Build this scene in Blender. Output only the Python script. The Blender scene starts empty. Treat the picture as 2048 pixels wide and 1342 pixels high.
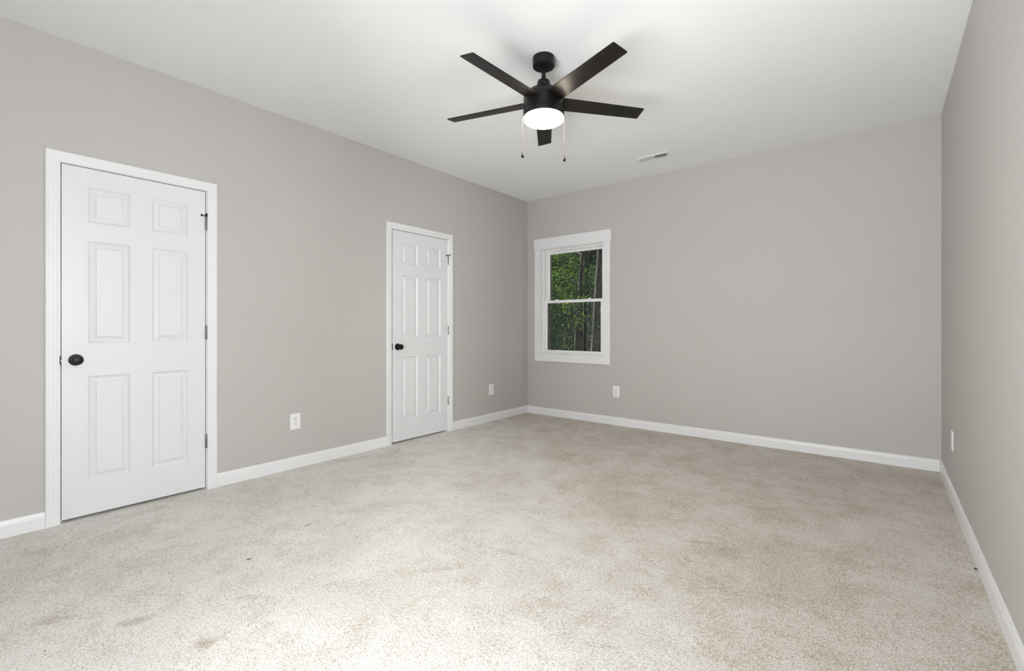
import bpy, bmesh, math, random
import numpy as np
from mathutils import Vector, Matrix

sc = bpy.context.scene
PI = math.pi

# ------------------------------------------------------------------ camera
CAM = Vector((3.6104, -4.8166, 1.1088))
YAW = 0.6768                     # turned left of the long wall direction
FPX = 922.7                      # focal length in pixels of the 2048 wide frame
cam_data = bpy.data.cameras.new('camera')
cam_data.sensor_fit = 'HORIZONTAL'
cam_data.sensor_width = 36.0
cam_data.lens = 36.0 * FPX / 2048.0
cam_data.shift_x = 0.0
cam_data.shift_y = -16.6 / 2048.0
cam_data.clip_start = 0.02
cam_data.clip_end = 200
cam = bpy.data.objects.new('camera', cam_data)
sc.collection.objects.link(cam)
cam.location = CAM
cam.rotation_euler = (PI / 2, 0, YAW)
sc.camera = cam

# ------------------------------------------------------------------ colour management
vs = sc.view_settings
sc.display_settings.display_device = 'sRGB'
vs.view_transform = 'Standard'
vs.look = 'None'
vs.gamma = 1.0
vs.use_curve_mapping = False
vs.exposure = 0.0

# ------------------------------------------------------------------ sky, sun, side window daylight, added rear fill
W, D, H = 3.962, 5.03, 2.743     # room: x 0..W, y -D..0, z 0..H
RW = (2.05, 3.60, 0.30, 2.20)    # unseen opening added behind the camera, placed and sized for its light: x0,x1,z0,z1
SW = (-4.93, -4.13, 0.55, 2.10)  # window opening in the right wall, out of frame: y0,y1,z0,z1

world = bpy.data.worlds.new('world')
sc.world = world
world.use_nodes = True
wn = world.node_tree.nodes
wl = world.node_tree.links
wn.clear()
wo = wn.new('ShaderNodeOutputWorld')
wb = wn.new('ShaderNodeBackground')
wb.inputs['Color'].default_value = (0.62, 0.78, 1.0, 1)
wb.inputs['Strength'].default_value = 0.10
wl.new(wb.outputs[0], wo.inputs['Surface'])

def lamp(name, kind, loc, direction, energy, color, **kw):
    d = bpy.data.lights.new(name, kind)
    d.energy = energy
    d.color = color
    for k, v in kw.items():
        setattr(d, k, v)
    o = bpy.data.objects.new(name, d)
    sc.collection.objects.link(o)
    o.location = loc
    o.rotation_euler = Vector(direction).to_track_quat('-Z', 'Y').to_euler()
    return o

lamp('sun', 'SUN', (-6, 3, 9), (0.80, 0.0, -0.60), 10.5, (1.0, 0.95, 0.82), angle=0.009)
lamp('added_rear_fill', 'AREA', (2.83, -D - 0.60, 0.55), (0, 1, 0.50),  # fill lamp added outside the rear opening, tilted up to brighten the ceiling
     368.0, (0.985, 0.99, 1.0), shape='RECTANGLE', size=2.1, size_y=1.6)
lamp('side_window_daylight', 'AREA', (W + 0.42, (SW[0] + SW[1]) / 2, 1.35), (-1, 0, -0.10),
     345.0, (0.965, 0.985, 1.0), shape='RECTANGLE', size=1.2, size_y=1.9)

# ------------------------------------------------------------------ helpers
def link(o):
    sc.collection.objects.link(o)
    return o

def tag(o, label=None, cat=None, group=None, kind=None):
    if label: o['label'] = label
    if cat: o['category'] = cat
    if group: o['group'] = group
    if kind: o['kind'] = kind
    return o

def thing(name, label, cat, loc=(0, 0, 0), rotz=0.0, group=None, kind=None):
    o = bpy.data.objects.new(name, None)
    o.empty_display_size = 0.05
    link(o)
    o.location = loc
    o.rotation_euler = (0, 0, rotz)
    return tag(o, label, cat, group, kind)

def obj(name, bm, mat, parent=None, smooth=False, label=None, recalc=True):
    if recalc:
        bmesh.ops.recalc_face_normals(bm, faces=bm.faces[:])
    me = bpy.data.meshes.new(name)
    bm.to_mesh(me)
    bm.free()
    if smooth:
        me.polygons.foreach_set('use_smooth', [True] * len(me.polygons))
        try:
            me.set_sharp_from_angle(angle=math.radians(35))
        except Exception:
            pass
    o = bpy.data.objects.new(name, me)
    link(o)
    if mat: me.materials.append(mat)
    if parent: o.parent = parent
    if label: o['label'] = label
    return o

def copy_tree(o, parent=None):
    c = o.copy()
    link(c)
    if parent:
        c.parent = parent
        c.matrix_parent_inverse = o.matrix_parent_inverse
    for ch in [k for k in sc.objects if k.parent == o]:
        copy_tree(ch, c)
    return c

def box(bm, x0, x1, y0, y1, z0, z1, bevel=0.0, seg=2):
    r = bmesh.ops.create_cube(bm, size=1.0)
    vs_ = r['verts']
    for v in vs_:
        v.co = Vector(((x0 + x1) / 2 + v.co.x * (x1 - x0), (y0 + y1) / 2 + v.co.y * (y1 - y0), (z0 + z1) / 2 + v.co.z * (z1 - z0)))
    if bevel > 0:
        es = list({e for v in vs_ for e in v.link_edges})
        bmesh.ops.bevel(bm, geom=es, offset=bevel, segments=seg, affect='EDGES', profile=0.5)

def lathe(bm, prof, center=(0, 0, 0), axis='Z', n=48, caps=True):
    """prof: list of (radius, height) along the axis."""
    rings = []
    for r, h in prof:
        ring = []
        for i in range(n):
            a = 2 * PI * i / n
            c, s = r * math.cos(a), r * math.sin(a)
            p = {'Z': (c, s, h), 'X': (h, c, s), 'Y': (s, h, c)}[axis]
            ring.append(bm.verts.new((center[0] + p[0], center[1] + p[1], center[2] + p[2])))
        rings.append(ring)
    for a, b in zip(rings, rings[1:]):
        for i in range(n):
            bm.faces.new((a[i], a[(i + 1) % n], b[(i + 1) % n], b[i]))
    if caps:
        bm.faces.new(rings[0][::-1])
        bm.faces.new(rings[-1])

def tube(bm, pts, radii, n=10):
    pts = [Vector(p) for p in pts]
    if not hasattr(radii, '__len__'): radii = [radii] * len(pts)
    rings = []
    ref = Vector((0.13, 0.97, 0.21)).normalized()
    for i, p in enumerate(pts):
        t = (pts[min(i + 1, len(pts) - 1)] - pts[max(i - 1, 0)]).normalized()
        u = t.cross(ref)
        if u.length < 1e-4: u = t.cross(Vector((1, 0, 0)))
        u.normalize()
        v = t.cross(u)
        rings.append([bm.verts.new(p + radii[i] * (math.cos(2 * PI * k / n) * u + math.sin(2 * PI * k / n) * v)) for k in range(n)])
    for a, b in zip(rings, rings[1:]):
        for k in range(n):
            bm.faces.new((a[k], a[(k + 1) % n], b[(k + 1) % n], b[k]))
    bm.faces.new(rings[0][::-1])
    bm.faces.new(rings[-1])

def ball(bm, c, r, sub=2):
    bmesh.ops.create_icosphere(bm, subdivisions=sub, radius=r, matrix=Matrix.Translation(Vector(c)))

# ------------------------------------------------------------------ materials
def new_mat(name):
    m = bpy.data.materials.new(name)
    m.use_nodes = True
    nt = m.node_tree
    return m, nt, nt.nodes['Principled BSDF']

def paint(name, col, rough=0.6, bump=0.03, scale=260.0, spec=0.4, var=0.0):
    m, nt, b = new_mat(name)
    b.inputs['Base Color'].default_value = (*col, 1)
    b.inputs['Roughness'].default_value = rough
    b.inputs['Specular IOR Level'].default_value = spec
    tc = nt.nodes.new('ShaderNodeTexCoord')
    nz = nt.nodes.new('ShaderNodeTexNoise')
    nz.inputs['Scale'].default_value = scale
    nz.inputs['Detail'].default_value = 3
    nt.links.new(tc.outputs['Object'], nz.inputs['Vector'])
    if bump > 0:
        bp = nt.nodes.new('ShaderNodeBump')
        bp.inputs['Strength'].default_value = bump
        bp.inputs['Distance'].default_value = 0.001
        nt.links.new(nz.outputs['Fac'], bp.inputs['Height'])
        nt.links.new(bp.outputs[0], b.inputs['Normal'])
    if var > 0:
        n2 = nt.nodes.new('ShaderNodeTexNoise')
        n2.inputs['Scale'].default_value = 2.3
        n2.inputs['Detail'].default_value = 4
        nt.links.new(tc.outputs['Object'], n2.inputs['Vector'])
        mr = nt.nodes.new('ShaderNodeMapRange')
        mr.inputs['To Min'].default_value = 1 - var
        mr.inputs['To Max'].default_value = 1 + var
        nt.links.new(n2.outputs['Fac'], mr.inputs['Value'])
        mx = nt.nodes.new('ShaderNodeMix')
        mx.data_type = 'RGBA'
        mx.blend_type = 'MULTIPLY'
        mx.inputs['Factor'].default_value = 1
        mx.inputs[6].default_value = (*col, 1)
        nt.links.new(mr.outputs[0], mx.inputs[7])
        nt.links.new(mx.outputs[2], b.inputs['Base Color'])
    return m

M = {}
M['wall'] = paint('greige_wall_paint', (0.525, 0.501, 0.484), 0.55, 0.05, 330, 0.35, 0.012)
M['ceiling'] = paint('flat_white_ceiling_paint', (0.885, 0.897, 0.908), 0.85, 0.04, 300, 0.2, 0.008)
M['trim'] = paint('white_trim_paint', (0.81, 0.818, 0.832), 0.33, 0.01, 180, 0.5)
M['door'] = paint('white_door_paint', (0.750, 0.762, 0.780), 0.38, 0.02, 220, 0.5)
M['vinyl'] = paint('white_window_vinyl', (0.86, 0.865, 0.865), 0.32, 0.0, 100, 0.5)
M['plastic'] = paint('white_outlet_plastic', (0.86, 0.86, 0.85), 0.28, 0.0, 100, 0.5)
M['insert'] = paint('white_receptacle_plastic', (0.80, 0.80, 0.79), 0.3, 0.0, 100, 0.5)
M['slot'] = paint('dark_socket_slot', (0.03, 0.03, 0.03), 0.6, 0.0)
M['black'] = paint('matte_black_metal', (0.006, 0.0055, 0.0055), 0.42, 0.02, 400, 0.28)
M['blade'] = paint('matte_black_fan_blade', (0.007, 0.006, 0.0058), 0.38, 0.02, 90, 0.32)
M['vent'] = paint('white_vent_enamel', (0.74, 0.75, 0.73), 0.4, 0.0, 100, 0.5)
M['dark'] = paint('dark_duct', (0.03, 0.03, 0.03), 0.8, 0.0)
M['rubber'] = paint('black_rubber', (0.014, 0.014, 0.014), 0.6, 0.0)
M['closet'] = paint('closet_shade_tone', (0.12, 0.11, 0.10), 0.8, 0.0)  # closet darkness put into the colour, keeps the door gaps dark
M['siding'] = paint('outside_siding', (0.55, 0.56, 0.56), 0.7, 0.0)
M['lint'] = paint('dark_lint', (0.05, 0.045, 0.045), 0.8, 0.0)
M['thread'] = paint('brown_twig', (0.16, 0.12, 0.10), 0.8, 0.0)

def metal(name, col, rough):
    m, nt, b = new_mat(name)
    b.inputs['Base Color'].default_value = (*col, 1)
    b.inputs['Metallic'].default_value = 1
    b.inputs['Roughness'].default_value = rough
    return m
M['nickel'] = metal('satin_nickel', (0.27, 0.25, 0.23), 0.42)
M['brass'] = metal('antique_brass_chain', (0.17, 0.13, 0.10), 0.55)
M['bolt'] = metal('pale_latch_bolt', (0.75, 0.70, 0.60), 0.3)

m, nt, b = new_mat('lit_frosted_diffuser')
b.inputs['Base Color'].default_value = (0.9, 0.88, 0.84, 1)
b.inputs['Roughness'].default_value = 0.4
b.inputs['Emission Color'].default_value = (1.0, 0.86, 0.68, 1)
b.inputs['Emission Strength'].default_value = 60.0
M['diffuser'] = m

# thin window glass: passes light, mirrors a little by angle
m = bpy.data.materials.new('window_glass')
m.use_nodes = True
nt = m.node_tree
nt.nodes.clear()
o_ = nt.nodes.new('ShaderNodeOutputMaterial')
mx = nt.nodes.new('ShaderNodeMixShader')
tr = nt.nodes.new('ShaderNodeBsdfTransparent')
tr.inputs[0].default_value = (0.965, 0.975, 0.97, 1)
gl = nt.nodes.new('ShaderNodeBsdfGlossy')
gl.inputs['Roughness'].default_value = 0.01
fr = nt.nodes.new('ShaderNodeFresnel')
fr.inputs['IOR'].default_value = 1.45
nt.links.new(fr.outputs[0], mx.inputs[0])
nt.links.new(tr.outputs[0], mx.inputs[1])
nt.links.new(gl.outputs[0], mx.inputs[2])
nt.links.new(mx.outputs[0], o_.inputs['Surface'])
M['glass'] = m

def carpet_material():
    m, nt, b = new_mat('beige_cut_pile_carpet')
    N = nt.nodes.new
    L = nt.links.new
    tc = N('ShaderNodeTexCoord')
    P = tc.outputs['Object']
    def noise(scale, detail, rough=0.5, dist=0.0, vec=P):
        n = N('ShaderNodeTexNoise')
        n.inputs['Scale'].default_value = scale
        n.inputs['Detail'].default_value = detail
        n.inputs['Roughness'].default_value = rough
        n.inputs['Distortion'].default_value = dist
        L(vec, n.inputs['Vector'])
        return n.outputs['Fac']
    def ramp(v, a, b_, c0=0.0, c1=1.0):
        r = N('ShaderNodeMapRange')
        r.interpolation_type = 'SMOOTHSTEP'
        r.inputs['From Min'].default_value = a
        r.inputs['From Max'].default_value = b_
        r.inputs['To Min'].default_value = c0
        r.inputs['To Max'].default_value = c1
        L(v, r.inputs['Value'])
        return r.outputs[0]
    def math_(op, a, b_):
        n = N('ShaderNodeMath')
        n.operation = op
        for i, v in enumerate((a, b_)):
            if hasattr(v, 'links') or hasattr(v, 'node'): L(v, n.inputs[i])
            else: n.inputs[i].default_value = v
        return n.outputs[0]
    def mix(f, a, b_):
        n = N('ShaderNodeMix')
        n.data_type = 'RGBA'
        if hasattr(f, 'node'): L(f, n.inputs['Factor'])
        else: n.inputs['Factor'].default_value = f
        for i, v in ((6, a), (7, b_)):
            if hasattr(v, 'node'): L(v, n.inputs[i])
            else: n.inputs[i].default_value = (*v, 1)
        return n.outputs[2]
    # brushed nap: where the pile lies the other way it looks browner
    f1 = noise(135, 3, 0.66)
    f2 = noise(290, 2, 0.6)
    tuft = math_('ADD', math_('MULTIPLY', f1, 0.55), math_('MULTIPLY', f2, 0.45))
    jit = math_('MULTIPLY', math_('SUBTRACT', noise(60, 3, 0.7), 0.5), 0.45)
    big = ramp(math_('ADD', noise(1.7, 9, 0.80, 0.4), math_('MULTIPLY', jit, 0.6)), 0.41, 0.61)
    mid = ramp(math_('ADD', noise(5.0, 10, 0.86, 0.3), jit), 0.46, 0.63)
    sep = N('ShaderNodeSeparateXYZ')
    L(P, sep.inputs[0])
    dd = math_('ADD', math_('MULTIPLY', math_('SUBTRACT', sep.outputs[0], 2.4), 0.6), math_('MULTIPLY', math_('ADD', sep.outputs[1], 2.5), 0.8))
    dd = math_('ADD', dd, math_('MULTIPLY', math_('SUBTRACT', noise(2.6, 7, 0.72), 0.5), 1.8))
    back_zone = ramp(dd, -0.35, 0.45)          # ragged browner zone over the back right of the room
    nap = math_('ADD', math_('ADD', math_('MULTIPLY', big, 0.30), math_('MULTIPLY', mid, 0.36)), math_('MULTIPLY', back_zone, 0.30))
    # footprints and a rake mark with their own shape
    def spot(x, y, rx, ry, rot, gain):
        mp = N('ShaderNodeMapping')
        mp.vector_type = 'TEXTURE'
        mp.inputs['Location'].default_value = (x, y, 0)
        mp.inputs['Rotation'].default_value = (0, 0, rot)
        mp.inputs['Scale'].default_value = (rx, ry, 1)
        L(P, mp.inputs['Vector'])
        vl = N('ShaderNodeVectorMath')
        vl.operation = 'LENGTH'
        L(mp.outputs[0], vl.inputs[0])
        wob = math_('ADD', vl.outputs['Value'], math_('MULTIPLY', math_('SUBTRACT', noise(22, 3), 0.5), 1.2))
        return math_('MULTIPLY', ramp(wob, 1.05, 0.35), gain)
    for s in ((1.412, -4.35, 0.075, 0.035, 1.1, 0.55), (1.76, -4.23, 0.045, 0.04, 0.3, 0.55), (1.587, -4.014, 0.09, 0.03, 0.75, 0.40),
              (2.88, -2.35, 0.12, 0.022, 0.42, 0.45), (2.95, -2.42, 0.15, 0.10, 0.42, 0.25), (1.15, -4.55, 0.10, 0.05, 0.8, 0.4),
              (2.05, -3.35, 0.12, 0.03, 0.9, 0.3), (2.18, -3.05, 0.16, 0.03, 0.2, 0.25)):
        nap = math_('ADD', nap, spot(*s))
    nap = math_('MINIMUM', nap, 1.0)
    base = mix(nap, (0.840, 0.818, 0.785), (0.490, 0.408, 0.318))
    # tufts
    dark = ramp(tuft, 0.51, 0.38)
    lite = ramp(tuft, 0.50, 0.62)
    gap = math_('ADD', 0.50, math_('MULTIPLY', nap, 0.38))
    c1 = mix(math_('MULTIPLY', dark, gap), base, (0.17, 0.135, 0.095))
    c2 = mix(math_('MULTIPLY', lite, 0.62), c1, (0.90, 0.88, 0.85))
    L(c2, b.inputs['Base Color'])
    b.inputs['Roughness'].default_value = 0.95
    b.inputs['Specular IOR Level'].default_value = 0.1
    b.inputs['Sheen Weight'].default_value = 0.15
    b.inputs['Sheen Roughness'].default_value = 0.5
    bp = N('ShaderNodeBump')
    bp.inputs['Strength'].default_value = 0.75
    bp.inputs['Distance'].default_value = 0.006
    L(tuft, bp.inputs['Height'])
    L(bp.outputs[0], b.inputs['Normal'])
    return m
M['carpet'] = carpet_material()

# ------------------------------------------------------------------ room shell
TH = 0.14
CT = 0.016                       # door casing thickness
ZT = 2.042                       # casing inner top
DOORS = [(-4.0245, -4.0245), (-1.773, -1.768)]       # (casing centre, slab centre)
HALF = 0.3645                    # casing inner half width
SLABW, SLABZ0, SLABZ1 = 0.709, 0.016, 2.0345
JH = 0.3590                      # half width between jamb faces
WX0, WX1, WZ0, WZ1 = 0.212, 1.104, 0.768, 2.093      # window rough opening
VX0, VX1, VY0, VY1 = 1.762, 2.030, -0.556, -0.452    # duct opening in the ceiling

# floor
bm = bmesh.new()
box(bm, -0.85, W + TH, -D - TH, TH, -0.12, 0.0)
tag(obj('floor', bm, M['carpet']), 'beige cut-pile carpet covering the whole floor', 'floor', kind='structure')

# ceiling, open where the duct comes through
bm = bmesh.new()
box(bm, -0.85, VX0, -D - TH, TH, H, H + 0.14)
box(bm, VX1, W + TH, -D - TH, TH, H, H + 0.14)
box(bm, VX0, VX1, -D - TH, VY0, H, H + 0.14)
box(bm, VX0, VX1, VY1, TH, H, H + 0.14)
tag(obj('ceiling', bm, M['ceiling']), 'flat white ceiling', 'ceiling', kind='structure')

# left wall with two door openings
bm = bmesh.new()
edges = []
for cc, _ in sorted(DOORS):
    edges.append((cc - JH - 0.018, cc + JH + 0.018))
y = -D - TH
for a, b_ in edges:
    box(bm, -TH, 0, y, a, 0, H)
    box(bm, -TH, 0, a, b_, ZT + 0.018, H)
    y = b_
box(bm, -TH, 0, y, TH, 0, H)
tag(obj('wall_left', bm, M['wall']), 'long greige wall with two white panel doors', 'wall', kind='structure')
# closet space behind the doors
bm = bmesh.new()
box(bm, -0.85, -0.80, -D - TH, TH, 0, H)
box(bm, -0.80, -TH, -D - TH, -D - TH + 0.02, 0, H)
box(bm, -0.80, -TH, TH - 0.02, TH, 0, H)
tag(obj('wall_closet', bm, M['closet']), 'unlit closet walls behind the two doors', 'wall', kind='structure')

# back wall with window opening
bm = bmesh.new()
box(bm, 0, WX0, 0, TH, 0, H)
box(bm, WX1, W, 0, TH, 0, H)
box(bm, WX0, WX1, 0, TH, 0, WZ0)
box(bm, WX0, WX1, 0, TH, WZ1, H)
tag(obj('wall_back', bm, M['wall']), 'greige end wall with the single window', 'wall', kind='structure')

bm = bmesh.new()
box(bm, W, W + TH, -D - TH, SW[0], 0, H)
box(bm, W, W + TH, SW[1], TH, 0, H)
box(bm, W, W + TH, SW[0], SW[1], 0, SW[2])
box(bm, W, W + TH, SW[0], SW[1], SW[3], H)
tag(obj('wall_right', bm, M['wall']), 'plain greige wall at right', 'wall', kind='structure')

bm = bmesh.new()
box(bm, 0, RW[0], -D - TH, -D, 0, H)
box(bm, RW[1], W, -D - TH, -D, 0, H)
box(bm, RW[0], RW[1], -D - TH, -D, 0, RW[2])
box(bm, RW[0], RW[1], -D - TH, -D, RW[3], H)
tag(obj('wall_rear', bm, M['wall']), 'greige wall behind the viewer with an added twin window', 'wall', kind='structure')

# ------------------------------------------------------------------ baseboards
BB = [(0, 0), (0.0125, 0), (0.0125, 0.064), (0.0115, 0.069), (0.0095, 0.073), (0.0085, 0.078), (0.0065, 0.084), (0.0035, 0.089), (0, 0.0905)]
def sweep(bm, prof, p0, p1, normal):
    p0, p1, n = Vector(p0), Vector(p1), Vector(normal)
    a = [bm.verts.new(p0 + n * t + Vector((0, 0, z))) for t, z in prof]
    c = [bm.verts.new(p1 + n * t + Vector((0, 0, z))) for t, z in prof]
    k = len(prof)
    for i in range(k):
        bm.faces.new((a[i], a[(i + 1) % k], c[(i + 1) % k], c[i]))
    bm.faces.new(a[::-1])
    bm.faces.new(c)
CW = 0.0575
d1, d2 = DOORS[0][0], DOORS[1][0]
bm = bmesh.new()
for a, b_ in ((-D, d1 - HALF - CW - 0.0005), (d1 + HALF + CW + 0.0005, d2 - HALF - CW - 0.0005), (d2 + HALF + CW + 0.0005, 0)):
    sweep(bm, BB, (0, a, 0), (0, b_, 0), (1, 0, 0))
tag(obj('baseboard_left', bm, M['trim']), 'white baseboard along the door wall', 'baseboard', kind='structure')
bm = bmesh.new()
sweep(bm, BB, (0.0125, 0, 0), (W - 0.0125, 0, 0), (0, -1, 0))
tag(obj('baseboard_back', bm, M['trim']), 'white baseboard under the window wall', 'baseboard', kind='structure')
bm = bmesh.new()
sweep(bm, BB, (W, -D, 0), (W, 0, 0), (-1, 0, 0))
tag(obj('baseboard_right', bm, M['trim']), 'white baseboard along the right wall', 'baseboard', kind='structure')
bm = bmesh.new()
sweep(bm, BB, (0.0125, -D, 0), (RW[0] - 0.0905, -D, 0), (0, 1, 0))
sweep(bm, BB, (RW[1] + 0.0905, -D, 0), (W - 0.0125, -D, 0), (0, 1, 0))
tag(obj('baseboard_rear', bm, M['trim']), 'white baseboard of the wall behind the viewer', 'baseboard', kind='structure')

# ------------------------------------------------------------------ door trim: casing and jamb
CP = [(0, 0), (0, 0.0075), (0.003, 0.0092), (0.008, 0.0098), (0.012, 0.0118), (0.016, 0.0122), (0.024, 0.0125), (0.0275, 0.0145),
      (0.034, 0.0150), (0.040, 0.0152), (0.043, 0.0168), (0.050, 0.0172), (0.0545, 0.0160), (0.0575, 0.0125), (0.0575, 0)]
def door_trim(idx, yc, label):
    t = thing('trim_%d' % idx, label, 'door frame', (0, yc, 0), kind='structure')
    bm = bmesh.new()
    rows = []
    for u, x in CP:
        pts = ((-HALF - u, 0), (-HALF - u, ZT + u), (HALF + u, ZT + u), (HALF + u, 0))
        rows.append([bm.verts.new((x, p[0], p[1])) for p in pts])
    n = len(rows)
    for i in range(n):
        a, c = rows[i], rows[(i + 1) % n]
        for k in range(3):
            bm.faces.new((a[k], a[k + 1], c[k + 1], c[k]))
    bm.faces.new([r[0] for r in rows])
    bm.faces.new([r[3] for r in rows][::-1])
    obj('casing', bm, M['trim'], t)
    bm = bmesh.new()
    for s in (-1, 1):
        a, c = sorted((s * JH, s * (JH + 0.0178)))
        box(bm, -TH, 0, a, c, 0, ZT - 0.003)
        a, c = sorted((s * (JH - 0.011), s * JH))
        box(bm, -0.080, -0.042, a, c, 0, ZT - 0.014)        # stop
    box(bm, -TH, 0, -JH - 0.0178, JH + 0.0178, ZT - 0.003, ZT + 0.0148)
    box(bm, -0.080, -0.042, -JH, JH, ZT - 0.014, ZT - 0.003)
    obj('jamb', bm, M['trim'], t)
    return t
door_trim(1, DOORS[0][0], 'white ridged casing around the near door at left')
door_trim(2, DOORS[1][0], 'white ridged casing around the far door near the window corner')

# ------------------------------------------------------------------ doors
def build_slab_bm():
    bm = bmesh.new()
    x1 = -0.004
    x0 = x1 - 0.035
    h = SLABW / 2
    ys = [-h, -h + 0.111, -h + 0.305, -h + 0.414, -h + 0.608, h]
    zs = [SLABZ0, 0.213, 0.823, 1.015, 1.612, 1.720, 1.926, SLABZ1]
    verts = {}
    def V(x, y_, z):
        k = (round(x, 5), round(y_, 5), round(z, 5))
        if k not in verts: verts[k] = bm.verts.new((x, y_, z))
        return verts[k]
    rings = ((0.0, 0.0), (0.0030, -0.0040), (0.0130, -0.0110), (0.0165, -0.0115), (0.0350, -0.0050), (0.0380, -0.0012), (0.0410, -0.0004))
    for i in range(len(ys) - 1):
        for j in range(len(zs) - 1):
            ya, yb, za, zb = ys[i], ys[i + 1], zs[j], zs[j + 1]
            if i in (1, 3) and j in (1, 3, 5):
                prev = None
                for ins, dp in rings:
                    cur = [V(x1 + dp, ya + ins, za + ins), V(x1 + dp, yb - ins, za + ins), V(x1 + dp, yb - ins, zb - ins), V(x1 + dp, ya + ins, zb - ins)]
                    if prev:
                        for k in range(4):
                            bm.faces.new((prev[k], prev[(k + 1) % 4], cur[(k + 1) % 4], cur[k]))
                    prev = cur
                bm.faces.new(prev)
            else:
                bm.faces.new((V(x1, ya, za), V(x1, yb, za), V(x1, yb, zb), V(x1, ya, zb)))
    # back and sides
    for a, c in zip(ys, ys[1:]):
        bm.faces.new((V(x1, a, zs[0]), V(x1, c, zs[0]), V(x0, c, zs[0]), V(x0, a, zs[0])))
        bm.faces.new((V(x1, a, zs[-1]), V(x1, c, zs[-1]), V(x0, c, zs[-1]), V(x0, a, zs[-1])))
    for a, c in zip(zs, zs[1:]):
        bm.faces.new((V(x1, ys[0], a), V(x1, ys[0], c), V(x0, ys[0], c), V(x0, ys[0], a)))
        bm.faces.new((V(x1, ys[-1], a), V(x1, ys[-1], c), V(x0, ys[-1], c), V(x0, ys[-1], a)))
    for i in range(len(ys) - 1):
        for j in range(len(zs) - 1):
            bm.faces.new((V(x0, ys[i], zs[j]), V(x0, ys[i + 1], zs[j]), V(x0, ys[i + 1], zs[j + 1]), V(x0, ys[i], zs[j + 1])))
    return bm

def make_door(name, label, yc, reveal):
    t = thing(name, label, 'door', (0, yc, 0), kind='structure')
    obj('door_slab', build_slab_bm(), M['door'], t)
    h = SLABW / 2
    # knob: rose, neck and rounded grip
    ky, kz, fx = -h + 0.0595, 0.921, -0.004
    bm = bmesh.new()
    lathe(bm, [(0.0, 0.0), (0.0325, 0.0), (0.0325, 0.004), (0.0305, 0.008), (0.022, 0.0105), (0.0, 0.0105)], (fx, ky, kz), 'X', 40, False)
    rose = obj('knob_rose', bm, M['black'], t, smooth=True)
    bm = bmesh.new()
    lathe(bm, [(0.0, 0.010), (0.0125, 0.010), (0.0115, 0.022), (0.0125, 0.028), (0.0205, 0.034), (0.0255, 0.042), (0.0268, 0.050), (0.0255, 0.058),
               (0.0215, 0.0635), (0.0195, 0.0640), (0.0185, 0.0655), (0.009, 0.0675), (0.0, 0.0678)], (fx, ky, kz), 'X', 40, False)
    obj('door_knob', bm, M['black'], t, smooth=True)
    # strike plate on the jamb edge with the latch bolt
    sy = -h
    bm = bmesh.new()
    pts = []
    for k in range(13):
        a = -PI / 2 + PI * k / 12
        pts.append((-0.0075 * (math.cos(a) ** 0.5 if math.cos(a) > 0 else 0), 0.030 * math.sin(a)))
    f0 = [bm.verts.new((0.0006, sy - 0.0010 + p[0], kz + p[1])) for p in pts]
    f1 = [bm.verts.new((0.0024, sy - 0.0010 + p[0], kz + p[1])) for p in pts]
    for k in range(13):
        bm.faces.new((f0[k], f0[(k + 1) % 13], f1[(k + 1) % 13], f1[k]))
    bm.faces.new(f0[::-1])
    bm.faces.new(f1)
    box(bm, -0.030, 0.0006, sy - 0.0028, sy - 0.0012, kz - 0.029, kz + 0.029)
    sp = obj('strike_plate', bm, M['black'], t)
    bm = bmesh.new()
    box(bm, 0.0022, 0.0029, sy - 0.0048, sy - 0.0026, kz - 0.0065, kz + 0.0035, 0.0003)
    obj('latch_bolt', bm, M['bolt'], sp)
    # hinges
    hy = h + 0.0023
    hz = (0.330, 1.073, 1.818)
    for i, z in enumerate(hz):
        bm = bmesh.new()
        lathe(bm, [(0.0, -0.047), (0.0042, -0.047), (0.0058, -0.0445), (0.0058, 0.0445), (0.0042, 0.047), (0.0, 0.047)], (0.0045, hy, z), 'Z', 20, False)
        for q in (-0.0267, -0.0089, 0.0089, 0.0267):
            lathe(bm, [(0.0060, -0.0004), (0.0064, 0.0), (0.0060, 0.0004)], (0.0045, hy, z + q), 'Z', 20, False)
        box(bm, -0.030, 0.004, hy - 0.0012, hy + 0.0008, z - 0.0445, z + 0.0445)
        box(bm, 0.0, 0.0025, hy + 0.001, hy + 0.0065, z - 0.0445, z + 0.0445, 0.0004)
        hg = obj('hinge', bm, M['nickel'], t, smooth=True)
        if i == 2:
            zt = z + 0.053
            bm = bmesh.new()
            lathe(bm, [(0.0035, -0.005), (0.0082, -0.005), (0.0086, 0.0), (0.0078, 0.0035), (0.0035, 0.0045)], (0.0045, hy, zt), 'Z', 20, True)
            tube(bm, [(0.0045, hy, zt - 0.001), (0.0085, hy - 0.023, zt - 0.0005)], 0.0022, 8)
            tube(bm, [(0.0045, hy, zt - 0.001), (0.038, hy - 0.007, zt + 0.003)], 0.0022, 8)
            ds = obj('hinge_pin_stop', bm, M['black'], t, smooth=True, label='black hinge pin door stop on the top hinge')
            bm = bmesh.new()
            tube(bm, [(0.006, hy - 0.020, zt - 0.0005), (0.0095, hy - 0.0295, zt - 0.0005)], [0.0058, 0.0066], 12)
            obj('bumper', bm, M['rubber'], ds)
            bm = bmesh.new()
            tube(bm, [(0.033, hy - 0.006, zt + 0.0025), (0.0425, hy - 0.008, zt + 0.0035)], [0.0058, 0.0066], 12)
            obj('bumper', bm, M['rubber'], ds)
    return t
make_door('door_1', 'white six-panel door nearest the viewer, at the left of the photo', DOORS[0][1], 0)
make_door('door_2', 'white six-panel door beside the room corner, left of the window', DOORS[1][1], 0)

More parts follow.
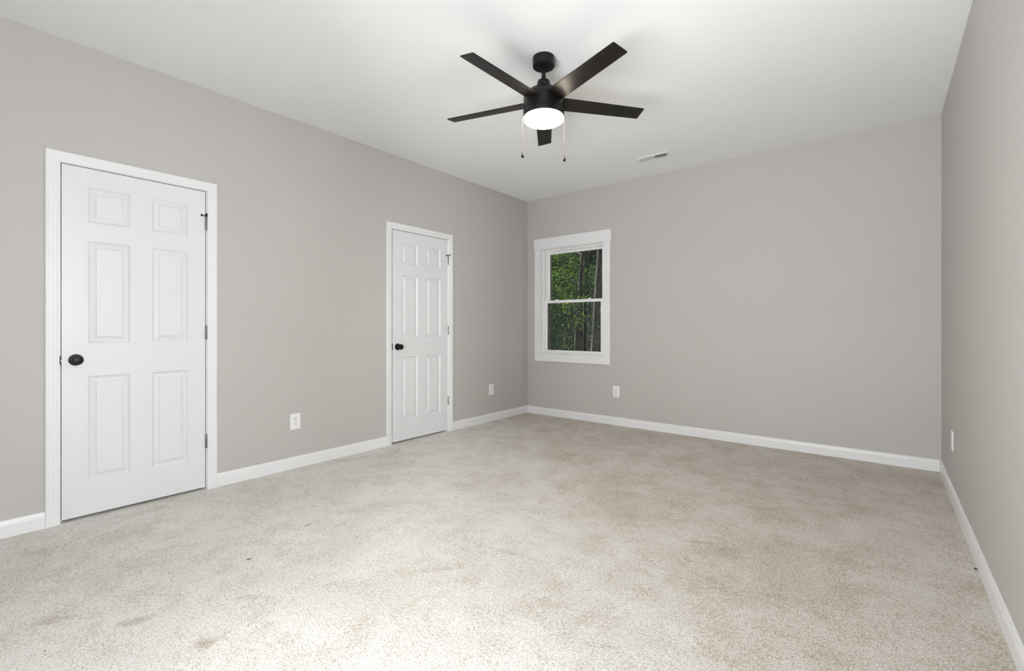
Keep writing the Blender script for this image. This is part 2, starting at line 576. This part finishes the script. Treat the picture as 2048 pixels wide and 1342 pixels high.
# ------------------------------------------------------------------ window in the back wall
def ring_bm(bm, x0, x1, z0, z1, wl_, wr, wb_, wt, y0, y1, bevel=0.002):
    """four-sided frame, mitred look by simple butt joints"""
    box(bm, x0, x0 + wl_, y0, y1, z0, z1, bevel, 1)
    box(bm, x1 - wr, x1, y0, y1, z0, z1, bevel, 1)
    box(bm, x0 + wl_ - bevel, x1 - wr + bevel, y0 + 0.0003, y1, z0, z0 + wb_, bevel, 1)
    box(bm, x0 + wl_ - bevel, x1 - wr + bevel, y0 + 0.0003, y1, z1 - wt, z1, bevel, 1)

t = thing('window_1', 'white double-hung window with craftsman trim looking onto woods', 'window', (0.658, 0, 0.68), kind='structure')
def wpart(name, bm, mat, parent=t, **k):
    if parent is t:
        bmesh.ops.translate(bm, verts=bm.verts[:], vec=(-0.658, 0, -0.68))
    else:
        bmesh.ops.translate(bm, verts=bm.verts[:], vec=(-0.658, 0, -0.68))
    return obj(name, bm, mat, parent, **k)
bm = bmesh.new()
box(bm, 0.117, 1.201, -0.022, 0, 2.094, 2.230, 0.0015, 1)
wpart('head_casing', bm, M['trim'])
for xa, xb in ((0.128, 0.2165), (1.0995, 1.188)):
    bm = bmesh.new()
    box(bm, xa, xb, -0.018, 0, 0.774, 2.094, 0.0012, 1)
    wpart('side_casing', bm, M['trim'])
bm = bmesh.new()
box(bm, 0.128, 1.188, -0.018, 0, 0.680, 0.7742, 0.0012, 1)
wpart('bottom_casing', bm, M['trim'])
# wooden jamb lining
bm = bmesh.new()
box(bm, WX0, WX0 + 0.010, -0.002, TH, WZ0, WZ1)
box(bm, WX1 - 0.010, WX1, -0.002, TH, WZ0, WZ1)
box(bm, WX0 + 0.010, WX1 - 0.010, -0.002, TH, WZ0, WZ0 + 0.012)
box(bm, WX0 + 0.010, WX1 - 0.010, -0.002, TH, WZ1 - 0.010, WZ1)
wpart('jamb_lining', bm, M['trim'])
# vinyl frame with the steps of the sash tracks
bm = bmesh.new()
ring_bm(bm, 0.222, 1.094, 0.780, 2.083, 0.020, 0.020, 0.014, 0.018, 0.030, 0.135)
ring_bm(bm, 0.240, 1.076, 0.792, 2.067, 0.010, 0.010, 0.006, 0.010, 0.078, 0.092, 0.001)
wpart('window_frame', bm, M['vinyl'])
# lower sash (inner) and upper sash (outer)
def sash(x0, x1, z0, z1, gx0, gx1, gz0, gz1, y0, y1, yg, nm):
    bm = bmesh.new()
    ring_bm(bm, x0, x1, z0, z1, gx0 - x0, x1 - gx1, gz0 - z0, z1 - gz1, y0, y1, 0.002)
    ring_bm(bm, gx0 - 0.004, gx1 + 0.004, gz0 - 0.004, gz1 + 0.004, 0.004, 0.004, 0.004, 0.004, y0 + 0.006, yg + 0.006, 0.0005)
    s = wpart('sash', bm, M['vinyl'])
    bm = bmesh.new()
    box(bm, gx0 - 0.003, gx1 + 0.003, yg, yg + 0.004, gz0 - 0.003, gz1 + 0.003)
    wpart('pane', bm, M['glass'], s)
    return s
ls = sash(0.2425, 1.0735, 0.7945, 1.4465, 0.284, 1.037, 0.821, 1.4115, 0.044, 0.076, 0.062, 'lower')
us = sash(0.2425, 1.0735, 1.4140, 2.0645, 0.291, 1.029, 1.446, 2.035, 0.094, 0.126, 0.108, 'upper')
ls['label'] = 'lower sash, nearer the room'
us['label'] = 'upper sash, set further out'
for x in (0.415, 0.878):
    bm = bmesh.new()
    lathe(bm, [(0.0, 0.0), (0.019, 0.0), (0.019, 0.005), (0.015, 0.008), (0.0, 0.009)], (x, 0.060, 1.4465), 'Z', 24, False)
    box(bm, x - 0.028, x + 0.028, 0.050, 0.070, 1.4465, 1.4505, 0.0015, 1)
    box(bm, x - 0.004, x + 0.026, 0.053, 0.061, 1.4535, 1.4595, 0.0015, 1)
    wpart('sash_lock', bm, M['vinyl'], smooth=True)
# screen rails seen through the lower pane
bm = bmesh.new()
box(bm, 0.290, 0.298, 0.112, 0.118, 0.80, 1.43)
wpart('screen_rail', bm, M['nickel'])

# twin windows out of frame that let the daylight in, the rear one added for fill (built along local x, room towards +y)
def twin_window(name, label, loc, rotz, w, h):
    t2 = thing(name, label, 'window', loc, rotz, kind='structure')
    a0, a1 = -w / 2, w / 2
    bm = bmesh.new()
    ring_bm(bm, a0, a1, 0, h, 0.05, 0.05, 0.05, 0.05, -0.12, -0.02)
    box(bm, -0.05, 0.05, -0.12, -0.02, 0.05, h - 0.05)
    obj('window_frame', bm, M['vinyl'], t2)
    bm = bmesh.new()
    for a, c in ((a0 - 0.09, a0 + 0.005), (a1 - 0.005, a1 + 0.09)):
        box(bm, a, c, 0, 0.018, -min(0.09, loc[2]), h)
    box(bm, a0 - 0.10, a1 + 0.10, 0, 0.022, h, h + 0.135)
    box(bm, a0 + 0.005, a1 - 0.005, 0, 0.018, -min(0.09, loc[2]), 0.005)
    obj('window_casing', bm, M['trim'], t2)
    for a, c in ((a0 + 0.05, -0.05), (0.05, a1 - 0.05)):
        bm = bmesh.new()
        ring_bm(bm, a, c, 0.05, h - 0.05, 0.035, 0.035, 0.04, 0.035, -0.10, -0.06)
        box(bm, a + 0.034, c - 0.034, -0.10, -0.06, h / 2 - 0.018, h / 2 + 0.018)
        s = obj('sash', bm, M['vinyl'], t2)
        bm = bmesh.new()
        box(bm, a + 0.03, c - 0.03, -0.082, -0.078, 0.08, h - 0.08)
        obj('pane', bm, M['glass'], s)
twin_window('added_window_2', 'unseen twin window added behind the viewer for fill light', ((RW[0] + RW[1]) / 2, -D, RW[2]), 0, RW[1] - RW[0], RW[3] - RW[2])
twin_window('window_3', 'twin window in the right wall, nearer than the photo shows', (W, (SW[0] + SW[1]) / 2, SW[2]), PI / 2, SW[1] - SW[0], SW[3] - SW[2])

# ------------------------------------------------------------------ wall outlets (built facing +x)
def plate_bm(w=0.081, h=0.126, th=0.0058):
    bm = bmesh.new()
    hw, hh = w / 2, h / 2
    rows = []
    for ins, x in ((0, 0), (0, 0.0018), (0.0022, 0.0042), (0.005, th)):
        rows.append([bm.verts.new((x, s * (hw - ins), q * (hh - ins))) for s, q in ((-1, -1), (1, -1), (1, 1), (-1, 1))])
    for a, c in zip(rows, rows[1:]):
        for k in range(4):
            bm.faces.new((a[k], a[(k + 1) % 4], c[(k + 1) % 4], c[k]))
    bm.faces.new(rows[-1])
    bm.faces.new(rows[0][::-1])
    return bm

def make_outlet(label, group):
    t = thing('wall_outlet', label, 'outlet', (0, 0, 0), group=group)
    obj('cover_plate', plate_bm(), M['plastic'], t)
    for z in (0.0195, -0.0195):
        bm = bmesh.new()
        pts = []
        for k in range(40):
            a = 2 * PI * k / 40
            y_ = 0.0172 * math.cos(a)
            z_ = 0.0172 * math.sin(a)
            pts.append((y_, max(-0.0142, min(0.0142, z_))))
        f0 = [bm.verts.new((0.0050, p[0], z + p[1])) for p in pts]
        f1 = [bm.verts.new((0.0071, p[0] * 0.985, z + p[1] * 0.985)) for p in pts]
        n = len(pts)
        for k in range(n):
            bm.faces.new((f0[k], f0[(k + 1) % n], f1[(k + 1) % n], f1[k]))
        bm.faces.new(f1)
        rc = obj('receptacle', bm, M['insert'], t)
        bm = bmesh.new()
        box(bm, 0.0066, 0.0073, -0.0078, -0.0054, z + 0.0005, z + 0.0085)
        box(bm, 0.0066, 0.0073, 0.0052, 0.0076, z + 0.0010, z + 0.0080)
        lathe(bm, [(0.0, 0.0066), (0.0028, 0.0066), (0.0028, 0.0073), (0.0, 0.0073)], (0, 0, z - 0.0065), 'X', 16, False)
        obj('socket_slots', bm, M['slot'], rc)
    bm = bmesh.new()
    lathe(bm, [(0.0, 0.0055), (0.0030, 0.0055), (0.0028, 0.0066), (0.0, 0.0069)], (0, 0, 0), 'X', 16, False)
    obj('screw', bm, M['nickel'], t, smooth=True)
    return t
o1 = make_outlet('white duplex outlet between the two white doors', 'duplex wall outlets')
o1.location = (0.0, -3.0515, 0.367)
o2 = copy_tree(o1)
o2['label'] = 'white duplex outlet on the end wall, below and right of the window'
o2.location = (1.256, 0.0, 0.378)
o2.rotation_euler = (0, 0, -PI / 2)
o3 = copy_tree(o1)
o3['label'] = 'white duplex outlet on the right wall near the far corner'
o3.location = (W, -0.720, 0.378)
o3.rotation_euler = (0, 0, PI)

t = thing('wall_jack', 'white rectangular wall plate between the far door and room corner', 'wall plate', (0.0, -0.713, 0.371))
obj('cover_plate', plate_bm(0.084, 0.127), M['plastic'], t)
bm = bmesh.new()
box(bm, 0.0050, 0.0076, -0.0195, 0.0195, -0.043, 0.043, 0.0012, 1)
ins = obj('insert', bm, M['insert'], t)
for z in (0.0515, -0.0515):
    bm = bmesh.new()
    lathe(bm, [(0.0, 0.0052), (0.0026, 0.0052), (0.0024, 0.0063), (0.0, 0.0065)], (0, 0, z), 'X', 14, False)
    obj('screw', bm, M['plastic'], t)

# ------------------------------------------------------------------ ceiling register
vx, vy = 1.896, -0.504
t = thing('ceiling_vent', 'small white two-way air register set in the ceiling right of the fan', 'vent', (vx, vy, H))
bm = bmesh.new()
def vent_ring(bm):
    o_, i_ = (0.154, 0.072), (0.131, 0.049)
    rows = []
    for k, z in ((0.0, 0.0), (0.0, -0.003), (0.25, -0.0075), (0.8, -0.0085), (1.0, -0.007), (1.0, 0.02)):
        hx = o_[0] + (i_[0] - o_[0]) * k
        hy_ = o_[1] + (i_[1] - o_[1]) * k
        rows.append([bm.verts.new((sx * hx, sy * hy_, z)) for sx, sy in ((-1, -1), (1, -1), (1, 1), (-1, 1))])
    for a, c in zip(rows, rows[1:]):
        for k in range(4):
            bm.faces.new((a[k], a[(k + 1) % 4], c[(k + 1) % 4], c[k]))
vent_ring(bm)
box(bm, -0.005, 0.005, -0.049, 0.049, -0.006, 0.012, 0.001, 1)
obj('vent_frame', bm, M['vent'], t)
for side, tilt in ((-1, 1), (1, -1)):
    bm = bmesh.new()
    n = 13
    for k in range(n):
        xc = side * (0.012 + (k + 0.5) * 0.119 / n)
        w = 0.0058
        p = []
        for q in (-1, 1):
            p.append((xc + tilt * q * w * 0.72, q * w))
        a = Vector((p[0][0], 0, p[0][1] + 0.001)); c = Vector((p[1][0], 0, p[1][1] + 0.001))
        nrm = Vector((-(c - a).z, 0, (c - a).x)).normalized() * 0.0005
        vsl = []
        for yv in (-0.049, 0.049):
            for pt in (a + nrm, c + nrm, c - nrm, a - nrm):
                vsl.append(bm.verts.new((pt.x, yv, pt.z)))
        for i in range(4):
            bm.faces.new((vsl[i], vsl[(i + 1) % 4], vsl[4 + (i + 1) % 4], vsl[4 + i]))
        bm.faces.new(vsl[:4]); bm.faces.new(vsl[4:][::-1])
    obj('louvers', bm, M['vent'], t)
bm = bmesh.new()
box(bm, 0.126, 0.138, 0.008, 0.020, -0.016, -0.004, 0.002, 1)
obj('damper_lever', bm, M['vent'], t)
bm = bmesh.new()
tk = 0.002
box(bm, -0.1335, -0.1315, -0.0515, 0.0515, 0.0, 0.16)
box(bm, 0.1315, 0.1335, -0.0515, 0.0515, 0.0, 0.16)
box(bm, -0.1315, 0.1315, -0.0515, -0.0495, 0.0, 0.16)
box(bm, -0.1315, 0.1315, 0.0495, 0.0515, 0.0, 0.16)
box(bm, -0.1335, 0.1335, -0.0515, 0.0515, 0.16, 0.162)
obj('duct_box', bm, M['dark'], t)

# ------------------------------------------------------------------ ceiling fan
FX, FY = 2.0071, -2.5143
t = thing('ceiling_fan', 'matte black five-blade ceiling fan with a lit round light', 'ceiling fan', (FX, FY, H))
Z = lambda z: z - H
bm = bmesh.new()
lathe(bm, [(0, Z(2.743)), (0.066, Z(2.743)), (0.0665, Z(2.739)), (0.0665, Z(2.692)), (0.0655, Z(2.688)), (0.0635, Z(2.6865)), (0.018, Z(2.6865)), (0.018, Z(2.68)), (0, Z(2.68))], n=56, caps=False)
obj('canopy', bm, M['black'], t, smooth=True)
bm = bmesh.new()
lathe(bm, [(0.0128, Z(2.69)), (0.0128, Z(2.59))], n=28)
obj('downrod', bm, M['black'], t, smooth=True)
bm = bmesh.new()
lathe(bm, [(0.0128, Z(2.612)), (0.020, Z(2.611)), (0.0345, Z(2.602)), (0.0388, Z(2.594)), (0.0392, Z(2.572)), (0.0400, Z(2.560))], n=40)
obj('coupling_cover', bm, M['black'], t, smooth=True)
R = 0.122
bm = bmesh.new()
lathe(bm, [(0.038, Z(2.563)), (0.050, Z(2.5595)), (0.072, Z(2.550)), (0.092, Z(2.536)), (0.108, Z(2.518)), (R - 0.002, Z(2.502)), (R, Z(2.499)), (R, Z(2.4215)), (R - 0.0025, Z(2.4195))], n=72)
obj('motor_housing', bm, M['black'], t, smooth=True)
bm = bmesh.new()
lathe(bm, [(R - 0.004, Z(2.4195)), (R - 0.0005, Z(2.4180)), (R, Z(2.416)), (R, Z(2.384)), (R - 0.001, Z(2.3815)), (R - 0.004, Z(2.3805))], n=72)
obj('light_ring', bm, M['black'], t, smooth=True)
bm = bmesh.new()
RL = R - 0.0042
lathe(bm, [(RL, Z(2.381)), (RL + 0.002, Z(2.378)), (RL + 0.002, Z(2.366)), (RL, Z(2.3605)), (RL - 0.006, Z(2.3565)), (RL - 0.02, Z(2.3545)), (0.06, Z(2.3535)), (0.0, Z(2.3530))], n=72, caps=False)
obj('light_diffuser', bm, M['diffuser'], t, smooth=True, label='glowing white drum diffuser')
# blades
bz = 2.4735
pit = -0.2074
r0, r1, w0, w1, th = 0.085, 0.6472, 0.0560, 0.0490, 0.0028
outl = []
cr = 0.007
outl += [(r0, -w0), ]
for k in range(6):
    a = -PI / 2 + (PI / 2) * k / 5
    outl.append((r1 - cr + cr * math.cos(a), -w1 + cr + cr * math.sin(a)))
for k in range(6):
    a = (PI / 2) * k / 5
    outl.append((r1 - cr + cr * math.cos(a), w1 - cr + cr * math.sin(a)))
outl += [(r0, w0)]
for k in range(5):
    bm = bmesh.new()
    rows = []
    for ins, z in ((0.0012, -th), (0, -th + 0.001), (0, th - 0.001), (0.0012, th)):
        rows.append([bm.verts.new((x - (ins if x > 0.3 else 0), y_ - math.copysign(ins, y_), z)) for x, y_ in outl])
    n = len(outl)
    for a, c in zip(rows, rows[1:]):
        for i in range(n):
            bm.faces.new((a[i], a[(i + 1) % n], c[(i + 1) % n], c[i]))
    bm.faces.new(rows[0][::-1]); bm.faces.new(rows[-1])
    ang = 4.6806 + k * 2 * PI / 5
    bmesh.ops.transform(bm, matrix=Matrix.Translation((0, 0, Z(bz))) @ Matrix.Rotation(ang, 4, 'Z') @ Matrix.Rotation(pit, 4, 'X'), verts=bm.verts[:])
    obj('blade', bm, M['blade'], t)
# pull chains
rt = Vector((math.cos(YAW), math.sin(YAW), 0))
for off, zt, zb in ((-0.1275, 2.428, 2.172), (0.1255, 2.428, 2.150)):
    p = rt * off
    bm = bmesh.new()
    inn = rt * (math.copysign(0.119, off))
    tube(bm, [(inn.x, inn.y, Z(zt + 0.004)), (p.x * 0.985, p.y * 0.985, Z(zt + 0.003)), (p.x, p.y, Z(zt - 0.004)), (p.x, p.y, Z(zb))], 0.0009, 6)
    q = zt - 0.006
    while q > zb:
        bmesh.ops.create_icosphere(bm, subdivisions=1, radius=0.00175, matrix=Matrix.Translation((p.x, p.y, Z(q))))
        q -= 0.0042
    ch = obj('pull_chain', bm, M['brass'], t, smooth=True)
    bm = bmesh.new()
    lathe(bm, [(0.0015, 0.0), (0.0030, -0.002), (0.0034, -0.008), (0.0060, -0.015), (0.0084, -0.022), (0.0090, -0.027), (0.0078, -0.032), (0.0042, -0.0355), (0.0, -0.0365)],
          (p.x, p.y, Z(zb)), 'Z', 24, False)
    obj('chain_fob', bm, M['black'], ch, smooth=True)

# ------------------------------------------------------------------ bits on the carpet
def sliver(name, label, p0, p1, r, mat):
    c = (Vector(p0) + Vector(p1)) / 2
    bm = bmesh.new()
    a, b_ = Vector((*p0, 0)) - Vector((*c, 0)), Vector((*p1, 0)) - Vector((*c, 0))
    n = Vector((-(b_ - a).y, (b_ - a).x, 0)).normalized()
    pts = [a + (b_ - a) * f + n * (r * 0.8 * math.sin(f * 5.0)) + Vector((0, 0, r)) for f in (0, 0.25, 0.5, 0.75, 1)]
    tube(bm, pts, [r * 0.6, r, r * 0.8, r, r * 0.5], 8)
    o = obj(name, bm, mat)
    o.location = (c.x, c.y, 0.0)
    return tag(o, label, 'debris')
sliver('carpet_debris', 'short black sliver of debris lying on the near carpet', (1.253, -3.897), (1.254, -3.878), 0.0026, M['lint'])
sliver('carpet_debris', 'thin brown twig-like thread lying on the carpet in front of the outlet', (1.106, -3.541), (1.098, -3.493), 0.0017, M['thread'])
def pellet(label, x, y_, r):
    bm = bmesh.new()
    bmesh.ops.create_icosphere(bm, subdivisions=2, radius=r)
    for v in bm.verts:
        v.co.z = v.co.z * 0.7 + r * 0.7
        v.co.x *= 1.25
    o = obj('carpet_crumb', bm, M['lint'], smooth=True)
    o.location = (x, y_, 0)
    return tag(o, label, 'debris')
pellet('black crumb on the carpet against the right baseboard', 3.942, -1.841, 0.005)
pellet('dark crumb on the carpet at the lower left of the photo', 1.374, -4.587, 0.0022)
pellet('dark crumb on the carpet, the one nearest the far door', 0.846, -1.628, 0.0042)
pellet('dark crumb on open carpet halfway between the far door and the viewer', 1.445, -2.703, 0.0036)

# ------------------------------------------------------------------ woods outside
GZ = -0.9
def leaf_material(name, col, trans):
    m, nt, b = new_mat(name)
    N, L = nt.nodes.new, nt.links.new
    g = N('ShaderNodeNewGeometry')
    mr = N('ShaderNodeMapRange')
    mr.inputs['To Min'].default_value = 0.30
    mr.inputs['To Max'].default_value = 1.45
    L(g.outputs['Random Per Island'], mr.inputs['Value'])
    mx = N('ShaderNodeMix')
    mx.data_type = 'RGBA'
    mx.blend_type = 'MULTIPLY'
    mx.inputs['Factor'].default_value = 1
    mx.inputs[6].default_value = (*col, 1)
    L(mr.outputs[0], mx.inputs[7])
    L(mx.outputs[2], b.inputs['Base Color'])
    b.inputs['Roughness'].default_value = 0.6
    b.inputs['Specular IOR Level'].default_value = 0.08
    tl = N('ShaderNodeBsdfTranslucent')
    tl.inputs[0].default_value = (*trans, 1)
    ms = N('ShaderNodeMixShader')
    ms.inputs[0].default_value = 0.35
    L(b.outputs[0], ms.inputs[1])
    L(tl.outputs[0], ms.inputs[2])
    L(ms.outputs[0], nt.nodes['Material Output'].inputs['Surface'])
    return m
M['leaf'] = leaf_material('woodland_leaf', (0.032, 0.105, 0.034), (0.10, 0.26, 0.045))
M['leaf_dark'] = leaf_material('shade_toned_leaf', (0.012, 0.055, 0.030), (0.02, 0.085, 0.035))  # dimness of the deeper woods put into a darker leaf colour
M['leaf_light'] = leaf_material('sunlit_toned_leaf', (0.070, 0.185, 0.035), (0.27, 0.46, 0.07))  # sunlight on leaves put into a brighter leaf colour

def bark_material(name, a, b_):
    m, nt, b = new_mat(name)
    N, L = nt.nodes.new, nt.links.new
    tc = N('ShaderNodeTexCoord')
    mp = N('ShaderNodeMapping')
    mp.inputs['Scale'].default_value = (1, 1, 0.18)
    L(tc.outputs['Object'], mp.inputs['Vector'])
    nz = N('ShaderNodeTexNoise')
    nz.inputs['Scale'].default_value = 26
    nz.inputs['Detail'].default_value = 5
    L(mp.outputs[0], nz.inputs['Vector'])
    cr_ = N('ShaderNodeValToRGB')
    cr_.color_ramp.elements[0].position = 0.38
    cr_.color_ramp.elements[0].color = (*a, 1)
    cr_.color_ramp.elements[1].position = 0.66
    cr_.color_ramp.elements[1].color = (*b_, 1)
    L(nz.outputs['Fac'], cr_.inputs['Fac'])
    L(cr_.outputs[0], b.inputs['Base Color'])
    bp = N('ShaderNodeBump')
    bp.inputs['Strength'].default_value = 0.6
    bp.inputs['Distance'].default_value = 0.02
    L(nz.outputs['Fac'], bp.inputs['Height'])
    L(bp.outputs[0], b.inputs['Normal'])
    b.inputs['Roughness'].default_value = 0.9
    return m
M['bark'] = bark_material('grey_brown_bark', (0.050, 0.052, 0.049), (0.145, 0.143, 0.132))
M['bark_dark'] = bark_material('dark_bark', (0.02, 0.018, 0.016), (0.06, 0.05, 0.045))
M['soil'] = bark_material('leaf_litter', (0.05, 0.04, 0.025), (0.12, 0.09, 0.05))

def leaves(name, centers, per, spread, size, mat, parent, seed):
    """one foliage mesh of folded leaf blades around cluster centres"""
    rng = np.random.default_rng(seed)
    per, size = int(per * 1.9), size * 0.68
    C = np.repeat(np.array(centers, float), per, axis=0)
    n = len(C)
    P = C + rng.normal(0, 1, (n, 3)) * np.array([spread, spread, spread * 0.7])
    d = rng.normal(0, 1, (n, 3)); d[:, 2] = d[:, 2] * 0.5 - 0.35
    d /= np.linalg.norm(d, axis=1)[:, None]
    s = rng.normal(0, 1, (n, 3)); s[:, 2] *= 0.45
    s -= (s * d).sum(1)[:, None] * d
    s /= np.linalg.norm(s, axis=1)[:, None]
    up = np.cross(s, d)
    ln = size * rng.uniform(0.65, 1.35, n)[:, None]
    wd = ln * 0.33
    a = P - d * ln * 0.5
    c = P + d * ln * 0.5
    l = P - s * wd - d * ln * 0.06 + up * wd * 0.25
    r = P + s * wd - d * ln * 0.06 + up * wd * 0.25
    V = np.stack([a, r, c, l], 1).reshape(-1, 3)
    base = np.arange(n)[:, None] * 4
    F = np.concatenate([base + np.array([[0, 1, 2]]), base + np.array([[0, 2, 3]])], 1).reshape(-1, 3)
    me = bpy.data.meshes.new(name)
    me.from_pydata(V.tolist(), [], F.tolist())
    me.materials.append(mat)
    o = bpy.data.objects.new(name, me)
    link(o)
    o.parent = parent
    return o

def tree(label, base, pts, radii, clusters, per, spread, size, lm, bark, seed, group=None, name='forest_tree', limbs=4):
    t = thing(name, label, 'tree', base, group=group)
    rnd = random.Random(seed)
    B = Vector(base)
    bm = bmesh.new()
    # subdivide the trunk line with a slight wander
    P, Rr = [], []
    for i in range(len(pts) - 1):
        for k in range(5):
            f = k / 5
            p = Vector(pts[i]).lerp(Vector(pts[i + 1]), f)
            if 0 < i + k: p += Vector((rnd.uniform(-1, 1), rnd.uniform(-1, 1), 0)) * radii[i] * 0.13
            P.append(p - B); Rr.append(radii[i] + (radii[i + 1] - radii[i]) * f)
    P.append(Vector(pts[-1]) - B); Rr.append(radii[-1])
    tube(bm, P, Rr, 14)
    obj('trunk', bm, bark, t, smooth=True)
    cl = [Vector(c) - B for c in clusters]
    # branches reach from the trunk to some of the clusters
    for c in cl[::max(1, len(cl) // max(1, limbs))]:
        bm = bmesh.new()
        best = min(P, key=lambda q: (q - c).length + 0.6 * abs((q.z - (c.z - 0.4))))
        mid = best.lerp(c, 0.5) + Vector((0, 0, 0.12))
        tube(bm, [best, mid, c], [radii[-1] * 0.55 + 0.006, radii[-1] * 0.35 + 0.004, 0.004], 6)
        obj('branch', bm, bark, t, smooth=True)
    leaves('foliage', [tuple(c) for c in cl], per, spread, size, lm, t, seed)
    return t

def crown(rng, cx, cy, z0, z1, rx, n):
    out = []
    for _ in range(n):
        a = rng.uniform(0, 2 * PI)
        r_ = rx * math.sqrt(rng.uniform(0.05, 1))
        out.append((cx + r_ * math.cos(a), cy + r_ * math.sin(a), rng.uniform(z0, z1)))
    return out

bm = bmesh.new()
bmesh.ops.create_grid(bm, x_segments=60, y_segments=60, size=30)
rg = random.Random(3)
for v in bm.verts:
    v.co += Vector((-8, 31, GZ + rg.uniform(-0.06, 0.06) + 0.02 * max(0, v.co.y + 31 - 12)))
tag(obj('ground', bm, M['soil'], recalc=False), 'shaded forest floor outside the window', 'ground', kind='structure')

rg = random.Random(11)
# trunks one can see
def through(x0, y0, z0, x1, z1, zt):
    """points of a straight leaning trunk through two seen points, from the ground to zt"""
    k = (x1 - x0) / (z1 - z0)
    return [(x0 + k * (z - z0), y0, z) for z in (GZ, 0.5, 2.0, 3.4, zt)]
p = through(-2.947, 6.5, 3.216, -3.165, 0.469, 7.5)
tree('slim grey tree trunk in the middle of the window view', p[0], p, [0.075, 0.060, 0.052, 0.048, 0.03],
     crown(rg, -3.3, 7.6, 1.0, 6.5, 1.5, 44), 60, 0.22, 0.11, M['leaf'], M['bark'], 21)
p = through(-1.873, 5.5, 3.034, -2.038, 0.549, 7.0)
tree('thick pale tree trunk at the right edge of the window view', p[0], p, [0.115, 0.090, 0.076, 0.070, 0.05],
     crown(rg, -1.4, 6.9, 1.0, 6.0, 1.3, 36), 60, 0.22, 0.11, M['leaf'], M['bark'], 22)
p = through(-4.914, 9.0, 1.575, -5.086, 0.43, 6.5)
tree('leaning forked sapling trunk behind the lower pane, left of the grey trunk', p[0], p, [0.085, 0.068, 0.055, 0.045, 0.03],
     crown(rg, -4.9, 10.0, 1.8, 6.0, 1.4, 40), 60, 0.24, 0.11, M['leaf'], M['bark'], 23)
p = through(-3.715, 8.0, 1.889, -3.726, 0.404, 7.0)
tree('dark narrow tree trunk behind the lower pane, right of the grey trunk', p[0], p, [0.095, 0.080, 0.070, 0.060, 0.03],
     crown(rg, -3.7, 9.2, 1.6, 6.4, 1.4, 40), 60, 0.24, 0.11, M['leaf_dark'], M['bark_dark'], 24)

# young leafy saplings in front of the trunks
def sapling(label, x, y_, z0, z1, rx, n, per, size, mat, seed):
    r_ = random.Random(seed)
    pts = [(x, y_, GZ), (x + 0.05, y_, (z0 + GZ) / 2), (x - 0.04, y_ + 0.03, z0 + 0.3), (x + 0.05, y_, z1)]
    return tree(label, pts[0], pts, [0.028, 0.022, 0.016, 0.008], crown(r_, x, y_, z0, z1, rx, n), per, 0.13, size, mat, M['bark'], seed, name='sapling', limbs=10)
sapling('bright yellow-green sapling filling the upper left of the window view', -4.35, 6.9, 2.0, 4.2, 0.95, 40, 34, 0.10, M['leaf_light'], 31)
sapling('low leafy sapling at the bottom left of the lower pane', -3.95, 6.9, -0.3, 1.2, 0.65, 20, 26, 0.09, M['leaf_dark'], 32)
sapling('small leafy sapling in front of the dark trunk', -2.62, 5.6, 0.2, 1.9, 0.34, 11, 18, 0.075, M['leaf_light'], 33)
sapling('leafy sapling beside the thick pale trunk', -2.5, 7.0, 1.9, 3.8, 0.60, 22, 26, 0.09, M['leaf'], 34)
sapling('dim leafy sapling behind the left half of the lower pane', -4.6, 8.0, 0.0, 2.0, 0.8, 26, 30, 0.10, M['leaf_dark'], 35)

# the woods further back: individual dense trees
k = 0
for row, (yy, xs) in enumerate(((10.5, (-8.6, -6.9, -5.6, -4.3, -2.8)), (13.0, (-10.2, -8.3, -6.7, -5.2, -3.4)), (16.5, (-12.6, -10.6, -8.6, -6.7, -4.6)), (21, (-15.5, -13.0, -10.6, -8.2, -5.8)))):
    for x in xs:
        k += 1
        r_ = random.Random(100 + k)
        x += r_.uniform(-0.3, 0.3); y_ = yy + r_.uniform(-0.6, 0.6)
        g = GZ + 0.02 * max(0, y_ - 12)
        hgt = 7.5 + 1.2 * row
        pts = [(x, y_, g), (x + r_.uniform(-.1, .1), y_, 1.5), (x + r_.uniform(-.2, .2), y_, 4), (x + r_.uniform(-.3, .3), y_, hgt)]
        tree('leafy tree deeper in the woods, behind the nearer trunks seen through the window', pts[0], pts, [0.13, 0.11, 0.09, 0.04],
             crown(r_, x, y_, g + 0.5, hgt, 1.25 + 0.12 * row, 70), 44, 0.30, 0.15 + 0.02 * row, M['leaf_dark'] if (k * 7) % 5 else M['leaf'], M['bark_dark'], 200 + k,
             group='trees deep in the woods', limbs=8)
